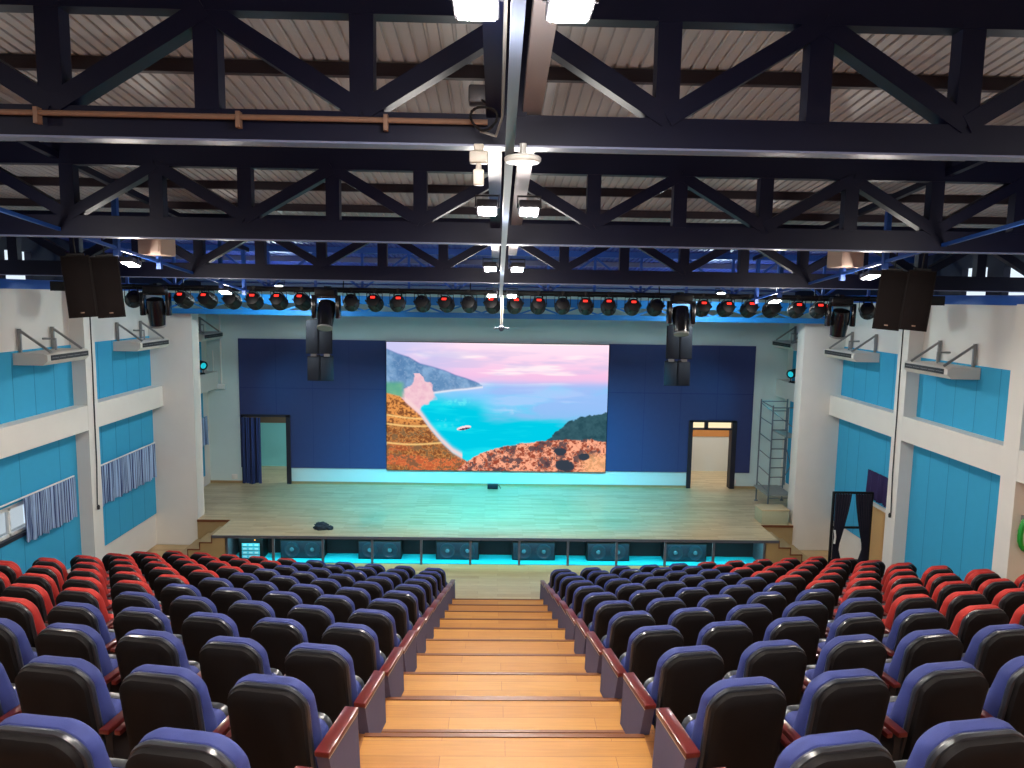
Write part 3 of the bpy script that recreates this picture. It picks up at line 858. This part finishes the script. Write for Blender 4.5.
def moving_head(px, lab, z=13.9, s_=1.1, yaw=0, tilt=25):
    x = XPx(px, z)
    root = thing('moving_head_spotlight', lab, 'moving head', (x, PY-.25, PZ), (0, 0, R(yaw)), 'moving head spotlights')
    root.scale = (s_, s_, s_)
    b = MB(); b.cbox(-.17, .17, -.13, .13, -.12, -.0, .02)
    b.box(-.03, .03, -.02, .27, .0, .04)
    b.build('base', M['black'], root)
    b = MB()
    for sx in (-1, 1): b.cbox(sx*.2-.035, sx*.2+.035, -.09, .09, -.5, -.13, .02)
    b.cbox(-.235, .235, -.08, .08, -.16, -.11, .015); b.build('yoke', M['black_gloss'], root)
    Mx = Matrix.Translation((0, 0, -.40)) @ Matrix.Rotation(R(180-tilt), 4, 'X')
    b = MB(); b.lathe([(.08, -.2), (.135, -.18), (.15, -.05), (.14, .12), (.125, .26), (.10, .28)], 22, M=Mx); hd = b.build('head', M['black_gloss'], root)
    b = MB(); b.lathe([(.115, .262), (.13, .27), (.13, .295), (.1, .295)], 22, M=Mx); b.build('lens_ring', M['grey_metal'], hd)
moving_head(327, 'black moving head light above the grey loudspeakers on the window side')
moving_head(680, 'black moving head light above the grey loudspeakers on the scaffold side', tilt=20)
moving_head(160, 'black moving head light at the window end of the bar', tilt=-15, yaw=10)
moving_head(841, 'black moving head light at the scaffold end of the bar', tilt=-18, yaw=-10)
for px, l in ((140, 'black stage spotlight beside the big loudspeakers on the window side'), (867, 'black stage spotlight beside the big loudspeakers on the scaffold side')):
    copy_tree(p_dark, (XPx(px, 14.2), PY, PZ), (0, 0, R(30 if px < 500 else -30)), l)

# ------------------------------------------------------------------ hung loudspeakers
def loudspeaker(loc, w_, h_, d_, label, rot, m, logo=False, brk=True):
    root = thing('hanging_loudspeaker', label, 'loudspeaker', loc, rot, 'hung loudspeakers')
    b = MB(); t_ = .06
    poly = [(-w_/2, 0), (w_/2, 0), (w_/2*.78, d_), (-w_/2*.78, d_)]
    b.prism(poly, 'z', -h_, 0); b.build('cabinet', m[0], root)
    b = MB(); b.cbox(-w_/2+.015, w_/2-.015, -.018, .0, -h_+.015, -.015, .006); g_ = b.build('grille', m[1], root)
    if logo:
        b = MB(); b.cbox(-.025, .025, -.024, -.016, -h_+.06, -h_+.078, .003); b.build('badge', M['pipe_tan'], g_)
    if brk:
        b = MB(); b.box(-w_*.3, w_*.3, .05, d_*.6, 0, .03); b.tube([(0, d_*.35, .02), (0, d_*.35, brk)], .012, 6); b.build('bracket', M['black'], root)
    return root
zt_ = CZ+.50
for sx, nm in ((-1, 'window side'), (1, 'scaffold side')):
    for k, wd in ((-1, 'outer'), (1, 'inner')):
        x = sx*(5.80 - k*.178*.914)
        loudspeaker((x, 10.6 + k*.178*.407, zt_-.03), .355, .86, .38, 'big dark brown loudspeaker, %s one of the hung pair, %s' % (wd, nm), (R(3), R(sx*4.5), R(-sx*24)), (M['spk_dark'], M['grille']), True, .42)
    root = thing('rigging_frame', 'dark rigging bar behind the big loudspeakers, %s' % nm, 'rigging', (sx*6.0, 11.06, CZ-.02))
    b = MB(); b.box(-sx*.1, sx*.62, -.03, .03, 0, .14); b.build('bar', M['black'], root)
# smaller stacked boxes nearer the stage
for px, nm in ((319.5, 'window side'), (676.5, 'scaffold side')):
    z = 16.5
    xc = XPx(px+1.5, z)
    top_ = CZ - .57
    for lev, (zz_, h_) in enumerate(((top_, .74), (top_-.80, .54))):
        for k, wd in ((-1, 'outer' if px < 500 else 'inner'), (1, 'inner' if px < 500 else 'outer')):
            lean = (1 if px < 500 else -1)*.02*lev
            o = loudspeaker((xc + k*.145 + lean, 16.35, zz_), .285, h_, .3, 'slate grey loudspeaker, %s %s box of the hung cluster, %s' % ('upper' if lev == 0 else 'lower', wd, nm), (R(-2), 0, R(6*k)), (M['spk_grey'], M['spk_grey']), False, .34 if lev == 0 else .1)
            if lev == 1:
                b = MB(); b.box(-.06, .06, -.02, .06, .0, .09); b.build('coupler', M['grey_metal'], o)

# cream duct boxes by the lamps
for sx, nm in ((-1, 'window side'), (1, 'scaffold side')):
    root = thing('ceiling_duct_box', 'cream box on the lengthwise truss beside the lamp, %s' % nm, 'box', (sx*4.55, 9.9, chordz(9.9)+.02))
    b = MB(); b.cbox(-.15, .15, -.2, .25, .1, .5, .02); b.build('casing', M['cream_box'], root)
    b = MB(); b.box(-.12, .12, -.205, -.2, .14, .46); b.build('cover', M['cream_box'], root)
# white pole hanging at the centre
root = thing('ceiling_hung_pole', 'white pole hanging under the centre tray with a short crossbar', 'pole', (-.01, 12.55, chordz(12.55)-.1))
b = MB(); b.tube([(0, 0, .05), (0, 0, -.5)], .022); b.build('pole', M['white_metal'], root)
b = MB(); b.tube([(-.13, 0, -.5), (.13, 0, -.5)], .011); b.lathe([(.02, -.55), (.045, -.52), (.045, -.47), (.02, -.45)], 12); b.build('crossbar', M['tray'], root)

# ------------------------------------------------------------------ cyan ledge lamps by the stage
for sx, l in ((-1, 'small black lamp with cyan lens on the ledge beside the white pipe'), (1, 'small black lamp with cyan lens on the ledge above the scaffold')):
    root = thing('ledge_spotlight', l, 'spotlight', (sx*(WX-.17), 19.95, BEAMZ[1]), (0, 0, R(sx*38)))
    b = MB(); b.cbox(-.1, .1, -.08, .08, 0, .04, .01); b.tube([(-.13, 0, .04), (-.13, 0, .26)], .012, 6); b.tube([(.13, 0, .04), (.13, 0, .26)], .012, 6); b.build('stand', M['black'], root)
    Mx = Matrix.Translation((0, 0, .26)) @ Matrix.Rotation(R(sx*-98), 4, 'Y')
    b = MB(); b.lathe([(.07, -.16), (.11, -.12), (.12, .1), (.125, .15)], 18, M=Mx); h_ = b.build('can', M['black'], root)
    b = MB(); b.lathe([(.08, .151), (.075, .158)], 18, M=Mx); b.build('lens', M['cyan_lens'], h_)

# pipe and sockets on the back wall
root = thing('white_conduit', 'thin white pipe with a small box on the stage wall', 'pipe', (XPx(223, 20.9), BY-.05, CZ-2.62))
b = MB(); b.tube([(0, 0, 0), (0, 0, 2.1)], .025); b.build('pipe', M['white_metal'], root)
b = MB(); b.tube([(-.22, 0, 0), (-.22, 0, 1.0)], .015, 6); b.build('thin_pipe', M['white_metal'], root)
b = MB(); b.cbox(-.3, .1, -.05, .05, -.08, .06, .01); b.build('box', M['white_metal'], root)
for px, l in ((233, 'white wall socket left of the dark blue doorway curtain'), (740.5, 'white wall socket beside the right stage doorway')):
    b = MB(); x = XPx(px, 20.9); b.cbox(x-.08, x+.08, BY-.03, BY, STG+.12, STG+.26, .008); tag(b.build('wall_socket', M['white_metal']), l, 'socket')
# little box on the stage by the wall
root = thing('monitor_box', 'small black box on the stage floor under the screen', 'box', (XPx(494, 20.5), 20.55, STG))
b = MB(); b.cbox(-.15, .15, -.1, .1, 0, .12, .015); b.build('casing', M['black'], root)
b = MB(); b.tube([(.15, 0, .1), (.2, -.03, .07), (.22, -.06, .01)], .01, 6); b.build('cable', M['black'], root)
for k in range(3):
    b = MB(); b.cbox(-.12+k*.085, -.05+k*.085, -.108, -.1, .03, .09, .004); b.build('socket', M['spk_grey'], root)

# crumpled black cloth on the stage
bm = bmesh.new(); bmesh.ops.create_icosphere(bm, subdivisions=4, radius=1)
from mathutils import noise as mnoise
for v in bm.verts:
    n = mnoise.noise(v.co*2.1 + Vector((3, 1, 2)))*.35 + mnoise.noise(v.co*5)*.22 + mnoise.noise(v.co*11)*.08
    v.co = v.co*(1+n)
    v.co = Vector((v.co.x*.17, v.co.y*.12, max(0, (v.co.z+.45)*.11)))
b = MB(); b.frombm(bm, 0, True, Matrix.Translation((XPx(325, 17.3), 16.72, STG)))
for v in bm.verts: v.co = Vector((v.co.x*.45+.2, v.co.y*.6-.02, v.co.z*.55))
b.frombm(bm, 0, True, Matrix.Translation((XPx(325, 17.3), 16.72, STG))); bm.free()
tag(b.build('crumpled_cloth', M['cloth_black'], sharp=180), 'crumpled black cloth lying near the front of the stage', 'cloth')

# ------------------------------------------------------------------ speakers under the stage
subs = [(-4.99, -3.97), (-3.18, -2.23), (-1.4, -.45), (.36, 1.31), (2.08, 3.04), (3.88, 4.83)]
sroot = None
def sub(x0, x1, lab):
    root = thing('stage_subwoofer', lab, 'loudspeaker', ((x0+x1)/2, 16.5, .012), group='speakers under the stage')
    w_ = .99
    b = MB(); b.cbox(-w_/2, w_/2, 0, .34, 0, .43, .012); b.build('cabinet', M['black'], root)
    b = MB(); b.cbox(-w_/2+.02, w_/2-.02, -.012, 0, .02, .41, .005); b.build('baffle', M['sub_teal'], root)
    for sx in (-1, 1):
        Mx = Matrix.Translation((sx*.23, -.012, .215)) @ Matrix.Rotation(R(90), 4, 'X')
        b = MB(); b.lathe([(.175, 0), (.175, .012), (.155, .014), (.14, .004), (.06, -.0)], 24, M=Mx); cn = b.build('cone', M['cone'], root)
        b = MB(); b.lathe([(.05, 0), (.045, .018), (.02, .026)], 16, M=Mx); b.build('dust_cap', M['cone_cap'], cn)
    return root
for i, (x0, x1) in enumerate(subs):
    lab = 'dark teal twin cone speaker under the stage lip, %s from the equipment rack' % ORD[i]
    if sroot is None: sroot = sub(x0, x1, lab)
    else: copy_tree(sroot, ((x0+x1)/2, 16.5, .012), (0, 0, 0), lab)
# equipment rack
root = thing('equipment_rack', 'small equipment rack with pale blue fronts under the stage corner', 'rack', (-5.62, 16.42, .012))
b = MB(); b.cbox(-.27, .27, 0, .4, 0, .5, .012); b.build('cabinet', M['black'], root)
mt = mat('rack_face', srgb(90,190,215), .4); mt2 = mat('rack_face_pale', srgb(190,225,235), .4)
for r_ in range(4):
    b = MB(); b.box(-.2, .2, -.012, 0, .03+r_*.09, .105+r_*.09, 0)
    for k in range(3): b.box(-.17+k*.13, -.09+k*.13, -.016, -.01, .05+r_*.09, .085+r_*.09, 1)
    b.build('drawer_unit', [mt, mt2], root)
b = MB(); b.lathe([(.012, 0), (.012, .006)], 8, M=Matrix.Translation((.1, -.006, .455)) @ Matrix.Rotation(R(90), 4, 'X')); b.build('indicator', emit('amber', (1, .4, .05, 1), 3), root)

# ------------------------------------------------------------------ scaffold, plywood block
SX = [(6.92, 18.35), (7.66, 18.42), (7.05, 19.56), (7.78, 19.62)]
root = thing('scaffold_tower', 'slim steel scaffold tower with ladder rungs beside the stage pillar', 'scaffold', (7.3, 19, STG))
def sp(i, h): return (SX[i][0]-7.3, SX[i][1]-19, h)
for i in range(4):
    b = MB(); b.tube([sp(i, .0), sp(i, 2.8)], .021); b.lathe([(.05, 0), (.05, .02), (.03, .03)], 10, M=Matrix.Translation(sp(i, 0))); b.build('post', M['steel_pipe'], root)
lx = SX[0][0]-7.3+.40
b = MB(); b.tube([(lx, -.62, .75), (lx, -.62, 2.75)], .017); b.build('ladder_rail', M['steel_pipe'], root)
for k in range(8):
    h = .95 + k*.245; b = MB(); b.tube([sp(0, h), (lx, -.62, h)], .015, 6); b.build('rung', M['steel_pipe'], root)
for k in range(6):
    h = .55 + k*.44; b = MB(); b.tube([sp(0, h), sp(2, h)], .013, 6); b.build('side_rail', M['steel_pipe'], root)
for (i, j) in ((0, 1), (2, 3)):
    b = MB(); b.tube([sp(i, 2.74), sp(j, 2.74)], .015, 6); b.build('top_bar', M['steel_pipe'], root)
    b = MB(); b.tube([sp(i, .4), sp(j, .4)], .015, 6); b.build('bottom_bar', M['steel_pipe'], root)
b = MB(); b.tube([sp(1, .6), sp(3, 1.6)], .012, 6); b.tube([sp(3, .6), sp(1, 1.6)], .012, 6); b.tube([sp(2, 2.7), sp(1, 2.1)], .012, 6); b.build('cross_brace', M['steel_pipe'], root)
for h in (.42, 1.95):
    b = MB(); b.box(-.36, .3, -.55, .5, h, h+.04) if h < 1 else b.box(0.05, .34, -.55, .5, h, h+.04); b.build('platform', M['board'], root)
root = thing('stage_block', 'low pale green block on the stage corner in front of the scaffold', 'block', (6.76, 17.4, STG))
b = MB(); b.cbox(-.33, .33, 0, .5, 0, .34, .008); b.build('box', M['ply'], root)
b = MB(); b.cbox(-.345, .345, -.012, .512, .34, .37, .006); b.build('lid', mat('pale_lid', srgb(196,178,140), .5), root)

# ------------------------------------------------------------------ folding screen with drapes
root = thing('folding_screen', 'black framed screen with two dark tied drapes by the wall', 'screen', (7.53, 15.2, 0))
b = MB()
for x in (-.41, .41): b.box(x-.022, x+.022, -.025, .025, 0, 2.06)
for z in (.55, 1.28, 2.04): b.box(-.41, .41, -.02, .02, z-.022, z+.022)
for x in (-.41, .41): b.box(x-.03, x+.03, -.2, .2, 0, .04)
b.build('frame', M['black'], root)
for sx in (-1, 1):
    vs = []; fs = []; nx_, nz_ = 24, 14
    for side in (0, 1):
        for j in range(nz_+1):
            v = j/nz_; z = 2.02 - v*1.9
            if v < .62: inner = .04 + .22*(v/.62)**1.3
            else: inner = .26 - .2*((v-.62)/.38)
            outer = .385
            for i in range(nx_+1):
                u = i/nx_; x = inner + (outer-inner)*u
                y = -.045 + .018*math.sin(u*38) + (.012 if side else 0)
                vs.append((sx*x, y, z))
    W = nx_+1; N = W*(nz_+1)
    for j in range(nz_):
        for i in range(nx_):
            q = (j*W+i, j*W+i+1, (j+1)*W+i+1, (j+1)*W+i); fs.append(q); fs.append(tuple(N+k for k in q[::-1]))
    b = MB(); b.add(vs, fs, 0, True); dr = b.build('drape', M['curtain_dark'], root)
    if sx < 0:
        b = MB(); b.tube([(-.38, -.08, 1.24), (-.36, -.09, 1.1), (-.37, -.085, .95)], .02, 6); b.build('tie', M['white_metal'], dr)

# green coil hanging on the tan wall
root = thing('coiled_hose', 'green coil hanging on the side of the wall column, scaffold side', 'hose', (WX-.12, 10.62, 1.95))
b = MB()
pts = [(.105*math.cos(t*.4), -.03+.02*math.sin(t*.9), .25*math.sin(t*.4)) for t in range(0, 64)]
b.tube(pts, .028, 8); b.build('coil', M['green_rubber'], root)
b = MB(); b.cbox(-.04, .04, -.03, .085, .2, .28, .01); b.build('hook', M['grey_metal'], root)
root.location = (WX-.14, 10.84, 2.57)

# ------------------------------------------------------------------ auditorium seats
def rounded(w_, h_, rt, rb, n=7):
    pts = []
    def arc(cx, cy, r, a0, a1):
        for i in range(n+1):
            a_ = a0 + (a1-a0)*i/n; pts.append((cx + r*math.cos(a_), cy + r*math.sin(a_)))
    arc(w_/2-rb, rb, rb, -PI/2, 0); arc(w_/2-rt, h_-rt, rt, 0, PI/2); arc(-w_/2+rt, h_-rt, rt, PI/2, PI); arc(-w_/2+rb, rb, rb, PI, 1.5*PI)
    return pts
def loft(mb, layers, w_, h_, rt, rb, fn, mis, caps=(0, 0)):
    """layers: list of (t, inset); fn(x, h, t) -> 3D; mis: material per band"""
    rings = []
    for (t_, ins) in layers:
        pr = rounded(w_-2*ins, h_-2*ins, max(.01, rt-ins*.6), max(.008, rb-ins*.6))
        rings.append([fn(x, y+ins, t_) for x, y in pr])
    n = len(rings[0])
    vs = [p for r_ in rings for p in r_]
    for i in range(len(rings)-1):
        fs = [(i*n+k, i*n+(k+1) % n, (i+1)*n+(k+1) % n, (i+1)*n+k) for k in range(n)]
        if i == 0: mb.add(vs, fs, mis[0], True); base = len(mb.v)-len(vs)
        else:
            for f_ in fs:
                mb.f.append([base+q for q in f_]); mb.m.append(mis[i]); mb.s.append(True)
    for ring, mi, flip in ((0, caps[0], True), (len(rings)-1, caps[1], False)):
        # fan cap with centre row, bulging
        idx = [base + ring*n + k for k in range(n)]
        mb.f.append(idx[::-1] if flip else idx); mb.m.append(mi); mb.s.append(True)
HB = .615
rec = R(11)
def backfn(x, h, t):
    # h 0..HB along the reclined back, t towards the front (+y)
    u = h/HB
    bulge = (1 + .55*(1-u)**2) if t > .08 else 1
    y = .045 - math.sin(rec)*h + t*bulge*math.cos(rec) + .02*math.sin(u*PI)
    z = .285 + math.cos(rec)*h + t*math.sin(rec)*.6 + (.012 - .75*x*x)*u**4
    return (x, y, z)
def make_seat(colour, side, end=False, outer=False):
    """side=+1: block on +X (inner arm at local -x); faces +y"""
    fab = M[colour+'_fabric']; ix = -side
    root = thing('auditorium_seat', '', 'seat')
    b = MB(); loft(b, [(-.012, .06), (.0, .03), (.012, .014), (.045, .010)], .425, HB, .10, .05, backfn, [0, 0, 0], (0, 0)); b.build('back_shell', M['shell'], root)
    b = MB(); loft(b, [(.040, .014), (.046, .002), (.062, -.002), (.074, .003), (.078, .006), (.084, .001), (.12, -.003), (.145, .006), (.165, .03), (.172, .07)], .432, HB, .11, .06, backfn, [0, 0, 0, 0, 1, 1, 1, 1, 1], (0, 1)); b.build('back_cushion', [M['vinyl'], fab], root)
    # folded seat
    def seatfn(x, h, t): return (x, .185 + t + .12*h, .27 + h)
    b = MB(); loft(b, [(-.0, .04), (.012, .012), (.05, .0), (.085, .003)], .415, .28, .07, .05, seatfn, [1, 1, 1], (1, 1)); b.build('seat_cushion', [M['vinyl'], fab], root)
    b = MB(); loft(b, [(.084, .0), (.10, -.004), (.135, .0), (.15, .02), (.155, .05)], .415, .28, .08, .05, seatfn, [0, 0, 0, 0], (0, 0)); b.build('seat_pan', M['vinyl'], root)
    def arm(xc, dirn, name='armrest'):
        b = MB(); b.cbox(xc-.028, xc+.028, -.01, .40, .535, .565, .007); am = b.build(name, M['arm_wood'], root)
        b = MB(); b.cbox(xc+dirn*.037-.0, xc+dirn*.037+dirn*.036, .02, .38, .518, .548, .006) if dirn > 0 else b.cbox(xc-.073, xc-.037, .02, .38, .518, .548, .006)
        b.build('tablet_cover', M['arm_wood'], am)
        b = MB(); b.box(xc-.02, xc+.02, .03, .36, .12, .535); b.box(xc-.018, xc+.018, .14, .32, .0, .12); b.box(xc-.03, xc+.03, .06, .42, 0, .012); b.build('arm_support', M['seat_metal'], root)
    if end:
        xc = ix*.295
        b = MB(); b.cbox(xc-.04, xc+.04, -.02, .405, .54, .572, .007); am = b.build('armrest', M['arm_wood'], root)
        b = MB(); xs = xc+ix*.033
        b.box(min(xs, xs+ix*.004), max(xs, xs+ix*.004), -.01, .40, .533, .54); b.build('edge_strip', M['panel_edge'], am)
        b = MB(); b.prism([(-.01, .54), (.40, .54), (.44, .17), (.12, .15)], 'x', xc-.034, xc+.034); b.build('end_panel', M['panel_cloth'], root)
        b = MB(); b.box(xc-.02, xc+.02, .18, .36, .0, .17); b.box(xc-.03, xc+.03, .14, .42, 0, .012); b.build('arm_support', M['seat_metal'], root)
    else:
        arm(ix*.28, ix)
    if outer: arm(-ix*.28, -ix)
    return root
protos = {}
# camera model to keep the rows the picture can show
CAM = Vector((-.09, 0, CZ))
Rm = Matrix.Rotation(R(-1.25), 3, 'Z') @ Matrix.Rotation(R(90-6.7), 3, 'X') @ Matrix.Rotation(R(.95), 3, 'Z')
def project(p):
    q = Rm.transposed() @ (Vector(p) - CAM)
    if q.z > -.3: return None
    return (512 + 740*q.x/-q.z, 384 - 740*q.y/-q.z)
def seat_pos(k, c, side):
    x = 1.225 + .585*c + (.02 if c == 10 else 0)
    off = (.0905*c if c <= 9 else .75)
    return Vector((side*x, E(k) + off, TZ(k)))
n_seats = 0
ROWN = ['first','second','third','fourth','fifth','sixth','seventh','eighth','ninth','tenth','eleventh','twelfth']
for side, sn in ((-1, 'window side'), (1, 'scaffold side')):
    for k in range(9, -3, -1):
        for c in range(11):
            p = seat_pos(k, c, side)
            q = project(p + Vector((0, .1, .9)))
            if q is None or not (-70 < q[0] < 1094) or q[1] > 860: continue
            colour = 'red' if c >= 5 else 'blue'
            key = (colour, side, c == 0, c == 10)
            place = 'on the aisle' if c == 0 else '%s from the aisle' % ORD[c]
            lab = '%s auditorium seat %s, %s row back from the stage, %s' % (colour, place, ROWN[9-k], sn)
            grp = '%s seats' % colour
            rot = (0, 0, R(9.3)*side + R(random.uniform(-.6, .6)))
            if key not in protos:
                o = make_seat(*key); protos[key] = o; o.location = p; o.rotation_euler = rot; o['label'] = lab; o['group'] = grp
            else:
                copy_tree(protos[key], p, rot, lab, grp)
            n_seats += 1
print('seats', n_seats)

# ------------------------------------------------------------------ light
def spot(name, loc, target, power, col, ang, blend=.6, size=.12):
    l = bpy.data.lights.new(name, 'SPOT'); l.energy = power; l.color = col; l.spot_size = R(ang); l.spot_blend = blend; l.shadow_soft_size = size
    o = bpy.data.objects.new(name, l); C.objects.link(o); o.location = loc
    o.rotation_euler = (Vector(target)-Vector(loc)).to_track_quat('-Z', 'Y').to_euler()
    return o
for x in (-2.6, -.9, .9, 2.6):     # beams of the powered stage spotlights
    spot('stage_beam', (x, PY+.25, PZ-.32), (x*.9, 19.6, STG), 1900, (0, .70, 1), 66, 1)
for sx in (-1, 1):
    spot('ledge_beam_light', (sx*(WX-.45), 19.7, BEAMZ[1]+.22), (0, 18.2, STG), 160, (.0, .75, 1), 120, 1)
l = bpy.data.lights.new('under_stage_strip', 'AREA'); l.shape = 'RECTANGLE'; l.size = 12; l.size_y = .04; l.energy = 60; l.color = (.3, .95, 1)
o = bpy.data.objects.new('under_stage_strip', l); C.objects.link(o); o.location = (0, 16.3, STG-.07)
l = bpy.data.lights.new('corridor_lamp', 'AREA'); l.size = 1; l.shape = 'RECTANGLE'; l.size_y = 4; l.energy = 42; l.color = (1, .93, .85)
o = bpy.data.objects.new('corridor_lamp', l); C.objects.link(o); o.location = (6, 21.9, 3.25); o.rotation_euler = (0, 0, PI/2)
l = bpy.data.lights.new('corridor_fill', 'POINT'); l.energy = 60; l.color = (.8, .95, 1)  # unseen fill light added to brighten the left corridor
o = bpy.data.objects.new('corridor_fill', l); C.objects.link(o); o.location = (-4.6, 21.9, 2.6)

w = bpy.data.worlds.new('world'); sc.world = w; w.use_nodes = True
bg = w.node_tree.nodes['Background']; bg.inputs[0].default_value = (.75, .87, 1, 1); bg.inputs[1].default_value = 1.1

# ------------------------------------------------------------------ camera
cam = bpy.data.cameras.new('camera'); cam.sensor_width = 36; cam.lens = 740/1024*36; cam.clip_start = .05
co = bpy.data.objects.new('camera', cam); C.objects.link(co)
co.matrix_world = Matrix.Translation(CAM) @ Rm.to_4x4()
sc.camera = co
sc.view_settings.view_transform = 'Standard'; sc.view_settings.look = 'None'; sc.view_settings.gamma = 1; sc.view_settings.use_curve_mapping = False
sc.view_settings.exposure = 0
sc.cycles.use_denoising = True
sc.cycles.max_bounces = 8; sc.cycles.diffuse_bounces = 5; sc.cycles.glossy_bounces = 3
sc.cycles.sample_clamp_indirect = 6
sc.cycles.use_light_tree = True
